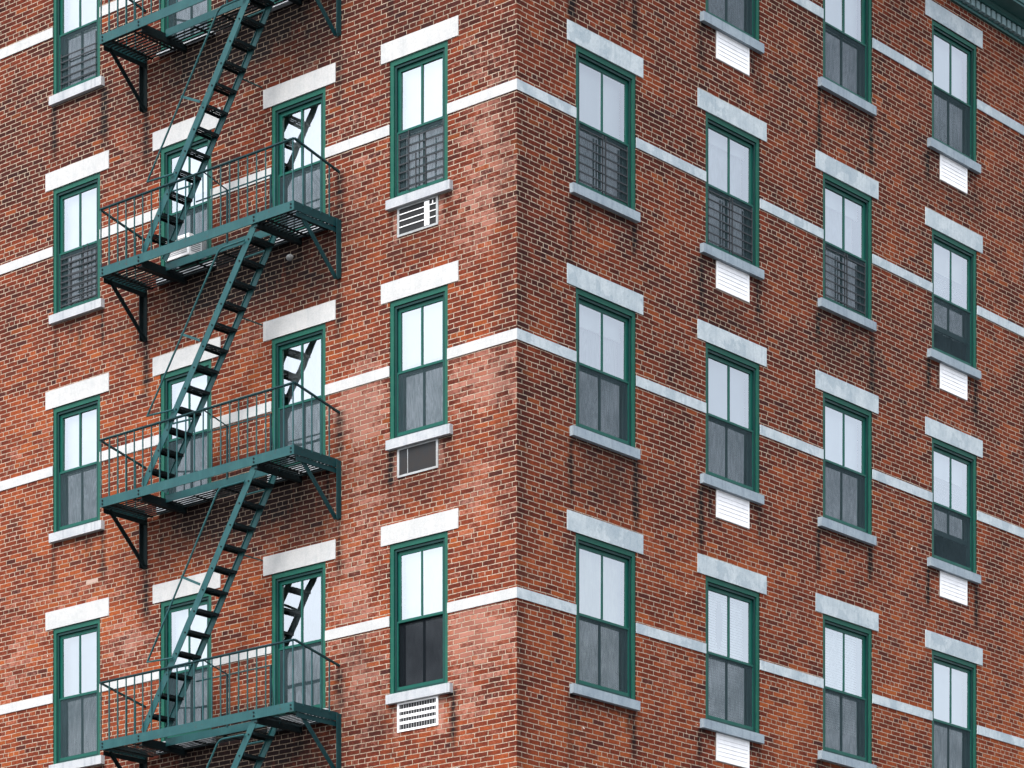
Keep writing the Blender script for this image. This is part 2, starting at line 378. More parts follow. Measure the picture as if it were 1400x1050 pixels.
def split(a, b, step):
    n = max(1, int(math.ceil((b-a)/step))); return [a+(b-a)*i/n for i in range(n+1)]
def make_wall(side):
    verts, faces, cols = [], [], []
    def patch(us, zz):
        base = len(verts)
        for u in us:
            for z in zz:
                verts.append(tuple(W(side, u, 0, z))); cols.append(wear_shade(side, u, z) if z > 4 else (0., .1, .5, 1.))
        m = len(zz)
        for i in range(len(us)-1):
            for j in range(m-1):
                q = (base+i*m+j, base+(i+1)*m+j, base+(i+1)*m+j+1, base+i*m+j+1)
                faces.append(q if side == 'R' else q[::-1])
    def lines(z0, z1, su):
        out = []
        lo = 5.2
        if z0 < lo:
            out += split(z0, min(lo, z1), 2.)[:-1]; z0 = lo
        if z1 > z0: out += split(z0, z1, su)
        return out
    top = 22.0
    edge = 0.
    for (a, b) in COLS[side]:
        patch(split(edge, a, .05), lines(-ZO, top, .06))
        prev = -ZO; uc = (a+b)/2
        for r in (4, 3, 2, 1, 0):
            zb, zt = zs(side, r, 2, uc), zs(side, r, 1, uc)
            patch(split(a, b, .05), lines(prev, zb, .06)); prev = zt
            n = len(verts)                                         # reveals, painted one flat darker value
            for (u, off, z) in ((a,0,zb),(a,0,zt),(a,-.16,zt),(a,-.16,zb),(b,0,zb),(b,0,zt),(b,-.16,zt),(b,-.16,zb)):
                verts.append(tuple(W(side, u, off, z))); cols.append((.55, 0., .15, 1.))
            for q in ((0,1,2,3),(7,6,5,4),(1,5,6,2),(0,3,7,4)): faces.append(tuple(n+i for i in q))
        patch(split(a, b, .05), lines(prev, top, .06)); edge = b
    patch(split(edge, END[side], .12), lines(-ZO, top, .12))
    me = bpy.data.meshes.new('wall'); me.from_pydata(verts, [], faces); me.update()
    at = me.attributes.new('wear_shade', 'FLOAT_COLOR', 'POINT')
    at.data.foreach_set('color', [x for c in cols for x in c])
    me.materials.append(BRICK)
    return link('wall', me, building)
make_wall('L'); make_wall('R')
# the back of the block, floors and roof keep the rooms dark
b = MB(); X, Y = -END['L'], END['R']
b.quad((X,0,0),(X,Y,0),(X,Y,ROOF),(X,0,ROOF)).quad((X,Y,0),(0,Y,0),(0,Y,ROOF),(X,Y,ROOF)); b.build('back_wall', INSIDE, building)
MB().box(X+.02, -.06, .06, Y-.02, 21.9+ZO, 22.05+ZO).build('roof', ROOFM, building)
fl = MB()
for r in range(5):
    z = ROWS[r][2]-.75+ZO; fl.box(X+.05, -.30, .30, Y-.05, z-.1, z)
fl.build('floor_slab', INSIDE, building)
rm = MB()                                                         # partitions a room's depth behind the windows
rm.box(X+.1, -3.6, 3.5, 3.6, .1, 21.85+ZO); rm.box(-3.6, -3.5, 3.6, Y-.1, .1, 21.85+ZO)
for (a, c) in zip(COLS['L'][:-1], COLS['L'][1:]):
    m = (a[1]+c[0])/2; rm.box(-m-.04, -m+.04, .35, 3.5, .1, 21.85+ZO)
for (a, c) in zip(COLS['R'][:-1], COLS['R'][1:]):
    m = (a[1]+c[0])/2; rm.box(-3.5, -.35, m-.04, m+.04, .1, 21.85+ZO)
rm.build('partition', INSIDE, building)

# belt courses: pieces between the windows, one piece wraps the corner
def belt(side, r, u0, u1, wrap=False):
    m = MB(); n = max(1, int((u1-u0)/.9))
    e = [u0+(u1-u0)*i/n for i in range(n+1)]
    for i in range(n):
        g0 = e[i]+(.0015 if i else 0); g1 = e[i+1]-(.0015 if i < n-1 else 0)
        if wrap and i == 0: g0 = 0. if side == 'L' else 0.
        vs = []
        for u in (g0, g1):
            for off in (-.05, .014):
                for k in (5, 4): vs.append(W(side, u, off, zs(side, r, k, u)))
        n0 = len(m.v); m.v += [tuple(v) for v in vs]
        # order: (u0,in,bot)(u0,in,top)(u0,out,bot)(u0,out,top)(u1,...)
        for q in ((2,6,7,3),(3,7,5,1),(0,4,6,2),(0,2,3,1),(4,5,7,6)): m.f.append(tuple(n0+j for j in q))
    return m
for r in range(5):
    for side in 'LR':
        gaps = []; edge = None
        for i, (a, b_) in enumerate(COLS[side]):
            gaps.append((edge if edge is not None else None, a)); edge = b_
        gaps.append((edge, END[side]-.05))
        for (g0, g1) in gaps:
            if g0 is None: continue
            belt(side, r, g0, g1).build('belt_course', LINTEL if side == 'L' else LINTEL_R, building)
    # corner piece, one stone on both faces
    m = MB(); uL, uR = COLS['L'][0][0], COLS['R'][0][0]
    zL = [zs('L', r, k, uL) for k in (5, 4)]; zR = [zs('R', r, k, uR) for k in (5, 4)]; z0 = [ROWS[r][5], ROWS[r][4]]
    p = [W('L', uL, .014, zL[0]), W('L', uL, .014, zL[1]), Vector((.014, -.014, z0[0]+ZO)), Vector((.014, -.014, z0[1]+ZO)), W('R', uR, .014, zR[0]), W('R', uR, .014, zR[1]),
         W('L', uL, -.05, zL[0]), W('L', uL, -.05, zL[1]), Vector((-.05, .05, z0[0]+ZO)), Vector((-.05, .05, z0[1]+ZO)), W('R', uR, -.05, zR[0]), W('R', uR, -.05, zR[1])]
    m.v = [tuple(q) for q in p]
    m.f = [(0,2,3,1),(2,4,5,3),(1,3,9,7),(3,5,11,9),(0,6,8,2),(2,8,10,4),(0,1,7,6),(4,10,11,5)]
    me = m.mesh('belt_course', LINTEL); me.materials.append(LINTEL_R); me.polygons[1].material_index = 1
    link('belt_course', me, building)

# ------------------------------------------------------------------ windows
cache = {}; PROUD = .034
def once(key, fn):
    if key not in cache: cache[key] = fn()
    return cache[key]
def guard_mesh(kind, hw, h, side):
    m = MB(); y = .068
    x0, x1 = (-hw+.14, hw-.105) if side == 'L' else (-hw+.105, hw-.14); zt = h*.47
    if kind == 'grid':
        m.bar((x0,y,.10),(x0,y,zt*.98),.016,.012); m.bar((x1,y,.10),(x1,y,zt*.98),.016,.012)
        for i in range(7): z = .13+i*(zt-.16)/6.6; m.bar((x0,y-.008,z),(x1,y-.008,z),.010,.015)
        w = x1-x0
        for f, t in ((.24,1.),(.62,.86),(.40,.62)): m.bar((x0+w*f,y-.02,.08),(x0+w*f,y-.02,zt*t),.012,.012)
    elif kind == 'dense':
        for f in (0,.28,.62,.74,1): m.bar((x0+(x1-x0)*f,y,.09),(x0+(x1-x0)*f,y,zt*(.95 if f in (0,1,.28) else 1.04)),.014,.012)
        for i in range(9): z = .12+i*(zt-.14)/8.6; m.bar((x0,y-.01,z),(x1,y-.01,z),.010,.017)
        for i in range(4): z = .16+i*.18; m.bar((x0+.15,y-.02,z),(x1-.06,y-.02,z),.010,.012)
    elif kind == 'rails':
        m.bar((x0,y,.08),(x0,y,zt*.7),.014,.012); m.bar((x1-.02,y,.08),(x1-.02,y,zt*.85),.014,.012)
        for z in (.16,.25,.36,.47,.55): m.bar((x0,y-.01,z),(x1,y-.01,z),.010,.016)
    else:                                                          # gate: two leaves meeting in the middle
        for x in (x0, -.030, .030, x1): m.bar((x,y,.08),(x,y,zt*.98),.016,.014)
        for i in range(7):
            z = .12+i*(zt-.14)/6.4; m.bar((x0,y-.008,z),(-.03,y-.008,z),.010,.014); m.bar((.03,y-.008,z-.012),(x1,y-.008,z-.012),.010,.014)
    return m.mesh('window_guard', BLACK)
def curtain_mesh(hw, z0, z1, mat, folds, gap=0., sag=0.):
    m = MB(); n = 60; rr = random.Random(int(hw*1000+folds)); ph = rr.random()*6
    for t in range(n+1):
        x = -hw + 2*hw*t/n
        y = .018*math.sin(folds*x*6+ph) + .010*math.sin(folds*x*14.3+ph*2)
        m.v += [(x, y, z0 + sag*abs(x)/hw), (x, y*.8, (z0+z1)/2), (x, y*.4, z1)]
    for t in range(n):
        for j in range(2): m.f.append((3*t+j, 3*t+3+j, 3*t+4+j, 3*t+1+j))
    me = m.mesh('curtain', mat)
    for p in me.polygons: p.use_smooth = True
    return me
def blind_mesh(hw, z0, z1, tilt=.5, bent=()):
    m = MB(); z = z0; i = 0; st = .036
    while z < z1-.02:
        dz = 0.
        segs = 40
        for k in range(segs):
            xa, xb = -hw+2*hw*k/segs, -hw+2*hw*(k+1)/segs
            if any(abs((xa+xb)/2-bx) < bw*math.sqrt(max(0.,1-((z-bz)/bh)**2)) for bx, bz, bw, bh in bent if abs(z-bz) < bh): continue
            n = len(m.v); m.v += [(xa,-.003,z),(xb,-.003,z),(xb,.004,z+st*.96),(xa,.004,z+st*.96)]; m.f.append((n,n+1,n+2,n+3))
        z += st
    m.box(-hw, hw, -.02, .025, z1-.04, z1)
    return m.mesh('venetian_blind', BLIND)

def make_window(side, c, r, guard=None, raised=0., screen=True, label=None):
    a, b_ = COLS[side][c]; uc = (a+b_)/2; hw = (b_-a)/2
    zb, zt = zs(side, r, 2, uc), zs(side, r, 1, uc); h = round(zt-zb, 2)
    key = (side, round(hw, 2), h)
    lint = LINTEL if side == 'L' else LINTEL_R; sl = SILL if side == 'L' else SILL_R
    rot = 0. if side == 'L' else R(90)
    def frame():
        m = MB()
        m.ring(-hw, hw, 0, h, .062, .070, .030, .045, .15)
        return m.mesh('window', GREEN_LT)
    root = link('window', once(('frame',)+key, frame), building, W(side, uc, PROUD, zb)); root.rotation_euler = (0, 0, rot)
    if label: root['label'] = label
    def put(name, me, loc=(0,0,0)): return link(name, me, root, loc)
    iw = hw-.062; z0, z1 = .030, h-.070; mid = z0 + (z1-z0)*.485
    def inner():
        m = MB(); m.ring(-iw+.006, iw-.006, z0+.003, z1-.006, .030, .030, .022, .062, .17); return m.mesh('inner_frame', GREEN_DK)
    put('inner_frame', once(('inner',)+key, inner))
    sw = iw-.038
    def sash(za, zb2, y, name, mat, dk):
        m = MB(); m.ring(-sw-.006, sw+.006, za, zb2, .050, .055 if name == 'upper_sash' else .040, .042 if name == 'upper_sash' else .070, y, y+.036)
        m.box(-.013, .013, y+.004, y+.030, za+.05, zb2-.04); return m.mesh(name, mat)
    put('upper_sash', once(('us',)+key, lambda: sash(mid-.005, z1-.032, .092, 'upper_sash', GREEN, 0)))
    ls = put('lower_sash', once(('ls',)+key, lambda: sash(z0+.022, mid+.036, .131, 'lower_sash', GREEN_DK, 1)))
    ls.location.z = raised
    def pane(za, zb2): return MB().quad((-sw+.03,0,za),(sw-.03,0,za),(sw-.03,0,zb2),(-sw+.03,0,zb2)).mesh('pane', GLASS)
    for nm, za, zb2, y, dz in (('pu', mid+.02, z1-.06, .110, 0), ('pl', z0+.07, mid+.01, .149, raised)):
        p = put('pane', once((nm,)+key, lambda: pane(za, zb2)), (0, y, dz))
        p.rotation_euler = (R(rs.uniform(-.25,.25)), 0, R(rs.uniform(-.3,.3)))
    if screen:
        k3 = (side, c, r)
        def scr_frame():
            m = MB(); m.ring(-sw-.005, sw+.005, z0+.018, mid+.020, .022, .024, .052, .070, .086); return m.mesh('screen_frame', GREEN)
        put('screen_frame', once(('sf',)+key, scr_frame))
        put('insect_screen_or_added_sheet', once(('sc',)+key, lambda: MB().quad((-sw+.01,.078,z0+.05),(sw-.01,.078,z0+.05),(sw-.01,.078,mid),(-sw+.01,.078,mid)).mesh('insect_screen_or_added_sheet', MESH)) if k3 != ('L', 0, 3) else MB().quad((-sw+.01,.100,z0+.05),(sw-.01,.100,z0+.05),(sw-.01,.100,mid),(-sw+.01,.100,mid)).mesh('insect_screen_or_added_sheet', MESH_DIM))  # one window gets an added dark sheet to dim its lower pane
    # stone head and sill
    lo, hi = (.149, .188) if side == 'L' else (.180, .145)
    lh = ROWS[r][0]-ROWS[r][1]
    def lm():
        m = MB(); m.box(-hw-lo, hw+hi, -.012, .16, h, h+lh); return m.mesh('lintel', lint)
    put('lintel', once(('lin',)+key, lm), (0, PROUD, 0))
    so, si = (.012, .09) if side == 'L' else (.125, .012)
    sh = ROWS[r][2]-ROWS[r][3]
    if side == 'L' and c in (1, 2) and r < 4: sh = max(.03, ROWS[r][2]+SLOPE[(side, r)]*uc-(TOPS[r]-.088)); key = key+(round(sh,3),)
    def sm():
        m = MB(); m.box(-hw-so, hw+si, -.068, .0, -sh, 0); m.box(-hw+.002, hw-.002, .0, .16, -sh, .006); return m.mesh('sill', sl)
    put('sill', once(('sil',)+key, sm), (0, PROUD, 0))
    if guard: put('window_guard', once((guard,)+key, lambda: guard_mesh(guard, hw, h, side)))
    return root, uc, hw, zb, h, rot

GUARDS = {('L',3,0): 'rails', ('L',3,1): 'dense', ('L',0,1): 'grid', ('R',0,1): 'gate', ('R',1,1): 'gate', ('R',2,1): 'gate'}
RAISED = {('R',3,1): .36, ('R',3,2): .40}
ORD = ['first', 'second', 'third', 'fourth', 'fifth']
ST = ['top', 'second', 'third', 'fourth', 'fifth']
FAC = {'L': 'fire escape facade', 'R': 'plain facade'}
WIN = {}
for side in 'LR':
    for c in range(5):
        for r in range(5):
            k = (side, c, r); lab = None
            if k in GUARDS: lab = 'green sash window with a black iron guard over its lower half'
            if k in RAISED: lab = 'green sash window with its lower sash pushed up'
            WIN[k] = make_window(side, c, r, GUARDS.get(k), RAISED.get(k, 0.), True, lab)

def hang(k, kind, z0f, z1f, inset=.10, depth=.26, **kw):
    side, c, r = k; _, uc, hw, zb, h, rot = WIN[k]
    where = f'behind {ORD[c]} window from the corner, {FAC[side]}, {ST[r]} storey'
    if kind == 'blind':
        me = blind_mesh(hw-inset, h*z0f, h*z1f, **kw); nm, lk, ct = 'venetian_blind', 'white slatted blind', 'blind'
    else:
        me = curtain_mesh(hw-inset, h*z0f, h*z1f, {'net': CURT, 'grey': CURT_G, 'dusty': CURT_D}.get(kind, CURT_B), kw.get('folds', 3.), sag=kw.get('sag', 0.)); nm = 'curtain'
        lk = {'net': 'pale net curtain', 'grey': 'grey net curtain', 'dusty': 'dark grey curtain'}[kind] if kind in ('net', 'grey', 'dusty') else kw.get('look', 'cream sheet'); ct = 'curtain'
    o = link(nm, me, None, W(side, uc, -depth, zb)); o.rotation_euler = (0, 0, rot)
    tag(o, f'{lk} {where}', ct, 'blinds behind the windows' if kind == 'blind' else 'curtains behind the windows')
    return o
SHADES = [plain('white_roller_shade', (.86, .88, .87), .8, var=.03, scale=2.), plain('cream_roller_shade', (.74, .72, .64), .8, var=.04, scale=2.), plain('grey_roller_shade', (.52, .55, .58), .8, var=.05, scale=2.)]
fo = random.Random(5)
KIND = {('L',3,2): 'grey', ('L',3,3): 'dusty', ('L',2,2): 'dusty', ('L',2,3): 'dusty', ('L',1,3): 'dusty', ('L',0,2): 'grey', ('R',0,2): 'grey', ('R',1,2): 'grey', ('R',2,2): 'dusty', ('R',2,0): 'dusty', ('R',3,3): 'dusty', ('R',1,0): 'grey', ('R',3,2): 'grey', ('L',2,0): 'net'}
def shade(k, low, mat):
    side, c, r = k; _, uc, hw, zb, h, rot = WIN[k]
    m = MB(); a = hw-.085; n = 14
    for t in range(n+1):
        x = -a+2*a*t/n; y = .006*math.sin(t*.9+c+r*2)
        m.v += [(x, y, h*low), (x, 0, h*.985)]
    for t in range(n): m.f.append((2*t, 2*t+2, 2*t+3, 2*t+1))
    m.box(-a, a, -.012, .012, h*low-.018, h*low)
    o = link('roller_shade', m.mesh('roller_shade', mat), None, W(side, uc, -.205, zb)); o.rotation_euler = (0, 0, rot)
    tag(o, f'{("white", "cream", "grey")[SHADES.index(mat)]} roller shade behind {ORD[c]} window from the corner, {FAC[side]}, {ST[r]} storey', 'shade', 'roller shades behind the windows')
for k, low, q in [(('L',3,0),.46,0),(('L',3,1),.50,0),(('L',3,2),.48,0),(('L',3,3),.46,2),(('L',2,1),.62,0),(('L',2,2),.52,0),(('L',2,3),.48,0),(('L',0,1),.49,0),(('L',0,2),.56,2),(('L',0,3),.47,0),
                  (('R',0,1),.48,0),(('R',0,2),.80,0),(('R',1,1),.86,0),(('R',1,2),.52,2),(('R',2,0),.50,0),(('R',2,1),.83,0),(('R',2,2),.50,0),(('R',3,0),.52,0),(('R',3,1),.60,1),(('R',3,2),.70,0),(('R',3,3),.45,2)]:
    shade(k, low, SHADES[q])
for k, z0f, z1f in [(('L',3,0),.03,.97),(('L',3,1),.03,.97),(('L',3,2),.03,.97),(('L',3,3),.05,.97),(('L',2,0),.05,.97),(('L',2,1),.05,.97),(('L',2,2),.05,.97),(('L',2,3),.30,.97),
                    (('L',1,1),.05,.97),(('L',1,2),.05,.97),(('L',1,3),.22,.97),(('L',0,1),.05,.97),(('L',0,2),.05,.97),(('L',0,3),.46,.97),
                    (('R',0,1),.05,.97),(('R',0,2),.04,.97),(('R',1,0),.05,.97),(('R',1,1),.05,.97),(('R',1,2),.05,.97),(('R',2,0),.05,.97),(('R',2,1),.05,.97),(('R',2,2),.05,.97),
                    (('R',3,0),.05,.97),(('R',3,1),.26,.97),(('R',3,2),.28,.97),(('R',3,3),.05,.97)]:
    hang(k, KIND.get(k, 'net'), z0f, z1f, inset=.07 if k[0] == 'L' else fo.choice((.08, .11, .16)), folds=fo.uniform(2.,4.5))
hang(('R',0,3), 'sheet', .04, .95, folds=.9, inset=.06, depth=.20)
hang(('R',1,3), 'blind', .04, .97, depth=.22, bent=((-.36,.8*1.98,.10,.30),(-.03,.72*1.98,.085,.34)))
hang(('R',2,3), 'blind', .22, .97, depth=.22)

# ------------------------------------------------------------------ sleeves under the sills
for side, c, r, kind in VENTS:
    u0, u1, z0, z1 = vent_rect(side, c, r); w = (u1-u0)/2; h = z1-z0
    rot = 0. if side == 'L' else R(90)
    m = MB()
    if kind == 'louvre':
        m.box(-w, w, -.004, .02, 0, h)
        m.ring(-w, w, 0, h, .030, .022, .022, -.0125, -.006)
        n = 6
        for i in range(n):
            za = .022+(h-.044)*i/n; zc = za+(h-.044)/n*.97
            q = len(m.v); m.v += [(-w+.03,-.0115,za),(w-.03,-.0115,za),(w-.03,-.0065,zc),(-w+.03,-.0065,zc)]; m.f.append((q,q+1,q+2,q+3))
            q = len(m.v); m.v += [(-w+.03,-.0045,za),(w-.03,-.0045,za),(w-.03,-.0115,za),(-w+.03,-.0115,za)]; m.f.append((q,q+1,q+2,q+3))
        o = m.build('vent_panel', WHITE, building); pp = MB().ring(-w-.012, w+.012, -.014, h+.002, .012, .004, .014, -.004, .02).build('sealant', SEAL, o)
    else:
        m.ring(-w, w, 0, h, .034, .022, .028, -.014, -.002)
        o = m.build('vent_panel', WHITE_DIRTY_SHADED if kind != 'grille' else WHITE, building)
        MB().box(-w+.030, w-.030, -.006, -.001, .025, h-.020).build('vent_backing', SMOKE if kind == 'panel' else DARK, o)
        g = MB()
        if kind == 'grille':
            for f in (.25,.47,.69): g.box(-w+.034, w-.034, -.013, -.007, h*f, h*f+.036)
            for i in range(14):
                x = -w+.06+i*(2*w-.12)/13; g.box(x, x+.002, -.009, -.007, .03, h-.025)
            g.build('vent_grille', WHITE, o)
        elif kind == 'open':
            x = w*.34; g.box(x, x+.085, -.016, -.007, .034, h-.03)
            for f in (.30,.52,.74): g.box(-w+.04, w-.04, -.0145, -.0075, h*f, h*f+.011)
            g.box(w*.72, w*.72+.014, -.013, -.0075, h*.74, h*.90)
            g.build('vent_grille', WHITE, o)
        else:
            g.box(-w*.50, -w*.50+.010, -.012, -.007, .034, h-.03); g.build('vent_grille', WHITE_DIRTY_SHADED, o)
    o.location = W(side, (u0+u1)/2, 0, z0); o.rotation_euler = (0, 0, rot)

# ------------------------------------------------------------------ cornice
cz = 21.27
prof = [(.0, cz), (.045, cz), (.045, cz+.035), (.030, cz+.045), (.030, cz+.175), (.125, cz+.185), (.125, cz+.215), (.155, cz+.245), (.155, cz+.262),
        (.40, cz+.275), (.40, cz+.31), (.42, cz+.315), (.42, cz+.52), (.45, cz+.54), (.47, cz+.545), (.60, cz+.70), (.60, cz+.76), (.0, cz+.80)]
m = MB()
for (off, z) in prof: m.v += [tuple(W('L', END['L'], off, z)), (off, -off, z+ZO), tuple(W('R', END['R'], off, z))]
for i in range(len(prof)-1):
    for j in range(2): m.f.append((3*i+j, 3*i+j+1, 3*i+4+j, 3*i+3+j))
cor = m.build('cornice', CORNICE, building)
i = 0
dent = MB().box(-.046, .046, -.108, -.029, .055, .17).mesh('dentil', DENTIL)
rest = MB(); u = .12
while u < END['R']-.2:
    if 9.7 < u < 12.6:
        o = link('dentil', dent, cor, W('R', u, 0, cz)); o.rotation_euler = (0, 0, R(90))
    else:
        p = MB().box(u-.046, u+.046, -.108, -.029, cz+ZO+.055, cz+ZO+.17).moved(FM['R']); n = len(rest.v); rest.v += p.v; rest.f += [tuple(n+q for q in f) for f in p.f]
    u += .146
u = .12
while u < END['L']-.2:
    rest.box(-u-.046, -u+.046, -.108, -.029, cz+ZO+.055, cz+ZO+.17); u += .146
rest.build('dentil_course', DENTIL, cor)['kind'] = 'stuff'

# ------------------------------------------------------------------ fire escape
FE0, FE1, FD = 3.11, 6.885, .86                                   # ends along the wall, depth
HO0, HO1, HI = 3.83, 6.07, .397                                   # stair well
fe = tag(empty('fire_escape', W('L', 5., 0, -ZO)), 'teal iron fire escape with slatted landings, thin railings and steep open stairs', 'fire escape')
INV = Matrix.Translation(-fe.location)
def L3(u, off, z): return INV @ W('L', u, off, z)
def ubox(m, u0, u1, o0, o1, z0, z1):
    p, q = L3(u0, o0, z0), L3(u1, o1, z1); return m.box(p.x, q.x, p.y, q.y, p.z, q.z)
rf = random.Random(3)
for li, zt in enumerate(TOPS):
    # floor frame: the front channel carries the rest
    m = MB()
    ubox(m, FE0, FE1, FD-.014, FD, zt-.125, zt)
    ubox(m, FE0, FE1, FD-.05, FD-.014, zt-.012, zt-.002)
    land = m.build('landing', IRON, fe)
    m = MB()
    for u in (FE0+.05, HO0+.02, HO1+.02, FE1-.06):
        for dz in (-.040, -.088):
            c = L3(u, FD, zt+dz); m.tube([c, c+Vector((0,-.010,0))], .014, 6)
    m.build('bolt', IRON_DK, land)
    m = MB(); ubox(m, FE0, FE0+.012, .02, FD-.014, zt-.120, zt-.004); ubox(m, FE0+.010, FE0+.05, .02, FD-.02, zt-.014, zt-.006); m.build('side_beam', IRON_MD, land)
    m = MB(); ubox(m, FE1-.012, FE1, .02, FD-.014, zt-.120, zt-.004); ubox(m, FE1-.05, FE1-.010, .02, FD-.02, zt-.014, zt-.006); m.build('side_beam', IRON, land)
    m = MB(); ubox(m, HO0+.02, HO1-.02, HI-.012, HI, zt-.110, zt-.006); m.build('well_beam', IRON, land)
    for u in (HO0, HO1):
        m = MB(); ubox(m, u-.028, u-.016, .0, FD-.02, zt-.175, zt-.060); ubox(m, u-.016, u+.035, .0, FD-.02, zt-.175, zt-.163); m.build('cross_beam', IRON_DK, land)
    # slatted floor
    m = MB()
    n = 12
    for i in range(n):
        o = .055 + (FD-.12)*i/(n-1)
        ubox(m, FE0+.02, HO0+.01, o-.015, o+.015, zt-.108, zt-.100); ubox(m, HO1-.01, FE1-.02, o-.015, o+.015, zt-.108, zt-.100)
        if o < HI-.03: ubox(m, HO0+.03, HO1-.03, o-.015, o+.015, zt-.108, zt-.100)
    for u in (FE0+.18, HO0-.18, HO1+.18, FE1-.18): ubox(m, u-.02, u+.02, .03, FD-.03, zt-.118, zt-.1085)
    for u in (4.4, 4.95, 5.5): ubox(m, u-.02, u+.02, .03, HI-.02, zt-.118, zt-.1085)
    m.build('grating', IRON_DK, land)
    # brackets
    for u in (FE0, FE1):
        s_ = 1 if u == FE0 else -1
        m = MB()
        ubox(m, u-.042*s_, u+.042*s_, .004, .016, zt-.80, zt-.03)
        ubox(m, u-.042*s_, u-.030*s_, .016, .085, zt-.80, zt-.03)
        ubox(m, u+.012*s_, u+.020*s_, .016, .80, zt-.190, zt-.126)
        m.bar(L3(u+.030*s_, .70, zt-.13), L3(u+.030*s_, .035, zt-.79), .012, .068)
        m.bar(L3(u+.036*s_, .70, zt-.13), L3(u+.036*s_, .035, zt-.79), .030, .010)
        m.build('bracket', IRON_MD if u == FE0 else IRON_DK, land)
    # railing
    zr = zt+.812
    m = MB()
    cr, cl = L3(FE0, FD-.01, zr), L3(FE1, FD-.01, zr)
    m.bar(cl, cr, .040, .016); m.bar(cl-Vector((0,0,.010)), cr-Vector((0,0,.010)), .008, .020)
    for u in (FE0, FE1):
        m.bar(L3(u, FD-.01, zr), L3(u, .0, zt+.62), .034, .020)
        m.bar(L3(u, .0, zt+.62), L3(u, .10, zt+.642), .036, .022)
    m.bar(L3(HO0+.16, HI, zt+.69), L3(5.44, HI, zt+.69), .014, .016)
    m.bar(L3(4.82, FD-.01, zr-.006), L3(4.82, HI, zt+.69), .014, .014)
    for u, w in ((4.83, .022), (HO0+.17, .020)): m.bar(L3(u, HI, zt-.02), L3(u, HI, zt+.69), w, w)
    m.bar(L3(HO0+.10, HI, zt-.02), L3(HO0+.17, HI, zt+.62), .010, .010)
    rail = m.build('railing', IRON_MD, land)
    spots = [(FE0+.02+(FE1-FE0-.04)*i/22, FD-.01, zr-.004) for i in range(23)]
    for u in (FE0, FE1):
        for i in range(1, 5):
            o = FD-.01-.165*i; spots.append((u, o, zt+.62+(o/(FD-.01))*.192-.004))
    rest = MB()
    for (u, o, zz) in spots:
        z_lo = zt-.03
        if li == 4 or (li == 0 and u < 5.15):
            rest.bar(L3(u, o, z_lo), L3(u, o, zz), .011, .011); continue
        p = L3(u, o, 0); lean = rf.uniform(-.004, .004)
        MB().bar((p.x, p.y, L3(0,0,z_lo).z), (p.x+lean, p.y, L3(0,0,zz).z), .0145, .0145).build('baluster', IRON, rail)
    if rest.v: rest.build('baluster_row', IRON, rail)['kind'] = 'stuff'
    # stair down to the next landing
    if li == 4: continue
    zn = TOPS[li+1]
    drop = zt-zn; k = drop/(6.07-3.80)
    def su(z): return 3.80 + (zt-.03-z)/k
    m = MB()
    for o in (FD-.035, HI+.035):
        m.bar(L3(su(zt-.06), o, zt-.06), L3(su(zn+.02), o, zn+.02), .010, .108)
        m.bar(L3(su(zt-.06)+.034, o-.008 if o > .6 else o+.008, zt-.035), L3(su(zn+.02)+.034, o-.008 if o > .6 else o+.008, zn+.045), .022, .010)
    nt = 12; bolts = MB()
    for i in range(nt):
        z = zt-.03-(i+1)*drop/(nt+1); c = L3(su(z), FD-.030, z)
        bolts.tube([c+Vector((0,0,-.02)), c+Vector((0,-.012,-.02))], .012, 6)
    m.bar(L3(4.56, HI+.03, zt-1.09), L3(4.56, .0, zt-1.09), .014, .014)
    stair = m.build('stair', IRON, fe); bolts.build('bolt', IRON_DK, stair)
    for i in range(nt):
        z = zt-.03-(i+1)*drop/(nt+1); u = su(z)
        m = MB()
        for j in range(4):
            a = -.088+j*.0485; ubox(m, u+a, u+a+.030, HI+.045, FD-.045, z-.004, z+.004)
        ubox(m, u-.085, u-.077, HI+.045, FD-.045, z-.032, z-.0045); ubox(m, u+.081, u+.089, HI+.045, FD-.045, z-.032, z-.0045)
        for o in (HI+.052, (HI+FD)/2, FD-.058): ubox(m, u-.076, u+.080, o-.012, o+.012, z-.012, z-.0045)
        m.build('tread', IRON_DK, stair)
    for o in (FD+.004, HI+.015):
        up = []
        for (du_, dz_) in ((0., 0.), (.38, 0.)): up.append(L3(4.024+du_, o, zt-.308))
        t0 = (4.532, zt-.31); t1 = (5.913-(.0), zn+.945)
        for f in (.0, .25, .5, .75, 1.): # rounded upper bend
            a = f*math.pi/2*.61
            up.append(L3(4.42+.16*math.sin(a), o, zt-.308-.16*(1-math.cos(a))))
        m = MB()
        m.tube(up + [L3(t1[0], o, t1[1])], .0135, 8)
        m.tube([L3(t1[0]+.004, o, t1[1]), L3(5.40, o, t1[1]-.02)], .0135, 8)
        if o > .6:
            f = .50; zz = (zt-.31)*(1-f)+t1[1]*f; uu = 4.57*(1-f)+5.913*f
            m.bar(L3(uu, o, zz), L3(uu-.37, o, zz-.17), .008, .034)
        m.build('handrail', IRON, stair)

# ------------------------------------------------------------------ air conditioner, lamp, small fitting
ac = tag(empty('air_conditioner', W('L', 6.03, 0, 16.0)), 'white window air conditioner on the sill behind the fire escape stair', 'air conditioner')
m = MB().box(-.24, .24, -.20, .18, 0, .30); m.build('casing', WHITE, ac, bevel=.012)
m = MB().box(-.22, .22, -.19, .17, -.006, -.001); m.build('base_pan', DARK, ac)
m = MB()
for i in range(9): m.box(-.20, .20, -.206, -.2005, .045+i*.025, .056+i*.025)
m.build('louvre', plain('grey_louvre', (.35, .36, .37)), ac)
m = MB()
for i in range(7): m.box(.2405, .245, -.16, .02, .06+i*.03, .075+i*.03)
m.build('side_vent', plain('grey_side_vent', (.30, .31, .32)), ac)

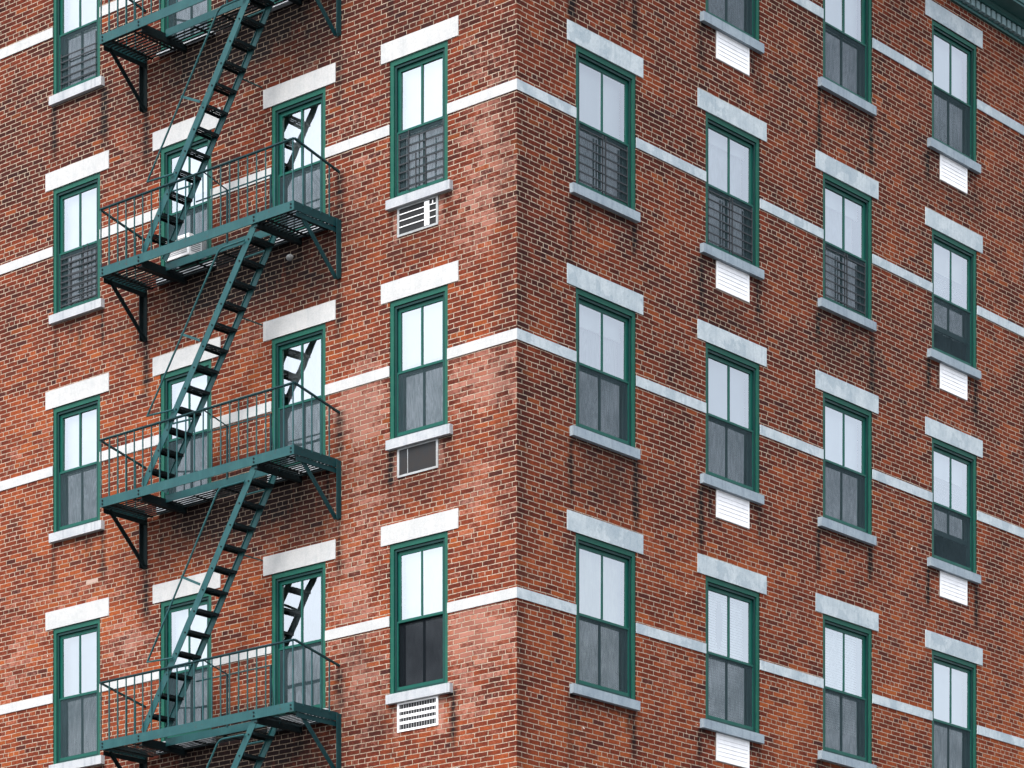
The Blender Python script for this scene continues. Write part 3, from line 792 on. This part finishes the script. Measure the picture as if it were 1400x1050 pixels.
lp = tag(empty('table_lamp', W('R', 9.86, -.42, ROWS[2][2]-.28)), 'pale tapered lampshade standing inside the half open window of the plain facade', 'lamp')
m = MB(); n = 20
for (rr, z) in ((.15, .30), (.105, .56)):
    for k in range(n): m.v.append((rr*math.cos(2*math.pi*k/n), rr*math.sin(2*math.pi*k/n), z))
for k in range(n): m.f.append((k, (k+1)%n, n+(k+1)%n, n+k))
m.build('lamp_shade', SHADE, lp)
MB().tube([(0,0,0),(0,0,.05)], .08, 16).tube([(0,0,.05),(0,0,.42)], .02, 10).build('lamp_stem', WHITE, lp)

df = tag(empty('wall_fitting', W('L', 4.02, 0, 15.58)), 'small round white fitting on the brick below a fire escape landing', 'fitting')
m = MB(); n = 16
for (rr, y) in ((.055, -.001), (.055, -.02), (.040, -.045), (.015, -.056)):
    for k in range(n): m.v.append((rr*math.cos(2*math.pi*k/n), y, rr*.8*math.sin(2*math.pi*k/n)))
for i in range(3):
    for k in range(n): m.f.append((i*n+k, i*n+(k+1)%n, (i+1)*n+(k+1)%n, (i+1)*n+k))
m.f.append(tuple(3*n+k for k in range(n)))
m.build('dome', WHITE_DIRTY_SHADED, df)  # greyer white puts the shade below the landing into its colour

# ------------------------------------------------------------------ street level
tag(MB().quad((-400,-400,-.13),(400,-400,-.13),(400,400,-.13),(-400,400,-.13)).build('road', ROAD), kind='structure')
tag(MB().box(-40, 4, -4, 40, -.3, 0).build('pavement', PAVE), kind='structure')

# ------------------------------------------------------------------ camera
cam = bpy.data.cameras.new('camera'); co = bpy.data.objects.new('camera', cam); col.objects.link(co); scene.camera = co
X0 = (706.6-PRINC)/F_PX*DIST
eX, eZ = Vector((CA, SA, 0)), Vector((-SA, CA, 0))
co.location = -X0*eX - DIST*eZ + Vector((0, 0, EYE)); co.rotation_euler = (R(90), 0, YAW)
cam.sensor_width = 36.; cam.lens = 36.*F_PX/IMG_W
cam.shift_x = (700.-PRINC)/IMG_W; cam.shift_y = (HORIZON-525.)/IMG_W
cam.clip_start = .1; cam.clip_end = 2000.

# ------------------------------------------------------------------ light
SUN_EL, SUN_AZ = R(50), R(162)                                    # azimuth clockwise from +Y
sun = bpy.data.lights.new('sun', 'SUN'); so = bpy.data.objects.new('sun', sun); col.objects.link(so)
sun.energy = .5; sun.angle = R(20); sun.color = (1., .95, .88)
d = Vector((math.sin(SUN_AZ)*math.cos(SUN_EL), math.cos(SUN_AZ)*math.cos(SUN_EL), math.sin(SUN_EL)))
so.rotation_euler = d.to_track_quat('Z', 'Y').to_euler(); so.location = (0, -20, 40)
wd = bpy.data.worlds.new('World'); scene.world = wd; wd.use_nodes = True; t = wd.node_tree; t.nodes.clear()
wo = t.nodes.new('ShaderNodeOutputWorld'); bg = t.nodes.new('ShaderNodeBackground'); sky = t.nodes.new('ShaderNodeTexSky')
sky.sky_type = 'NISHITA'; sky.sun_disc = False; sky.sun_elevation = SUN_EL; sky.sun_rotation = SUN_AZ; sky.air_density = 1.0; sky.dust_density = 4.0; sky.ozone_density = 1.5
hs = t.nodes.new('ShaderNodeHueSaturation'); hs.inputs['Saturation'].default_value = .38; hs.inputs['Value'].default_value = 1.0
tc = t.nodes.new('ShaderNodeTexCoord'); ns = t.nodes.new('ShaderNodeTexNoise'); ns.inputs['Scale'].default_value = 2.2; ns.inputs['Detail'].default_value = 5.
mr = t.nodes.new('ShaderNodeMapRange'); mr.inputs[1].default_value = .3; mr.inputs[2].default_value = .7; mr.inputs[3].default_value = .8; mr.inputs[4].default_value = 1.25
mx = t.nodes.new('ShaderNodeMix'); mx.data_type = 'RGBA'; mx.blend_type = 'MULTIPLY'; mx.inputs[0].default_value = 1.
t.links.new(sky.outputs[0], hs.inputs['Color']); t.links.new(tc.outputs['Generated'], ns.inputs['Vector']); t.links.new(ns.outputs['Fac'], mr.inputs[0])
t.links.new(hs.outputs[0], mx.inputs[6]); t.links.new(mr.outputs[0], mx.inputs[7]); t.links.new(mx.outputs[2], bg.inputs[0])
bg.inputs[1].default_value = .15; t.links.new(bg.outputs[0], wo.inputs[0])

vs = scene.view_settings; scene.display_settings.display_device = 'sRGB'; vs.view_transform = 'Standard'; vs.look = 'None'; vs.gamma = 1.; vs.exposure = 1.45; vs.use_curve_mapping = False
cy = scene.cycles; cy.use_denoising = True; cy.max_bounces = 8; cy.transparent_max_bounces = 16
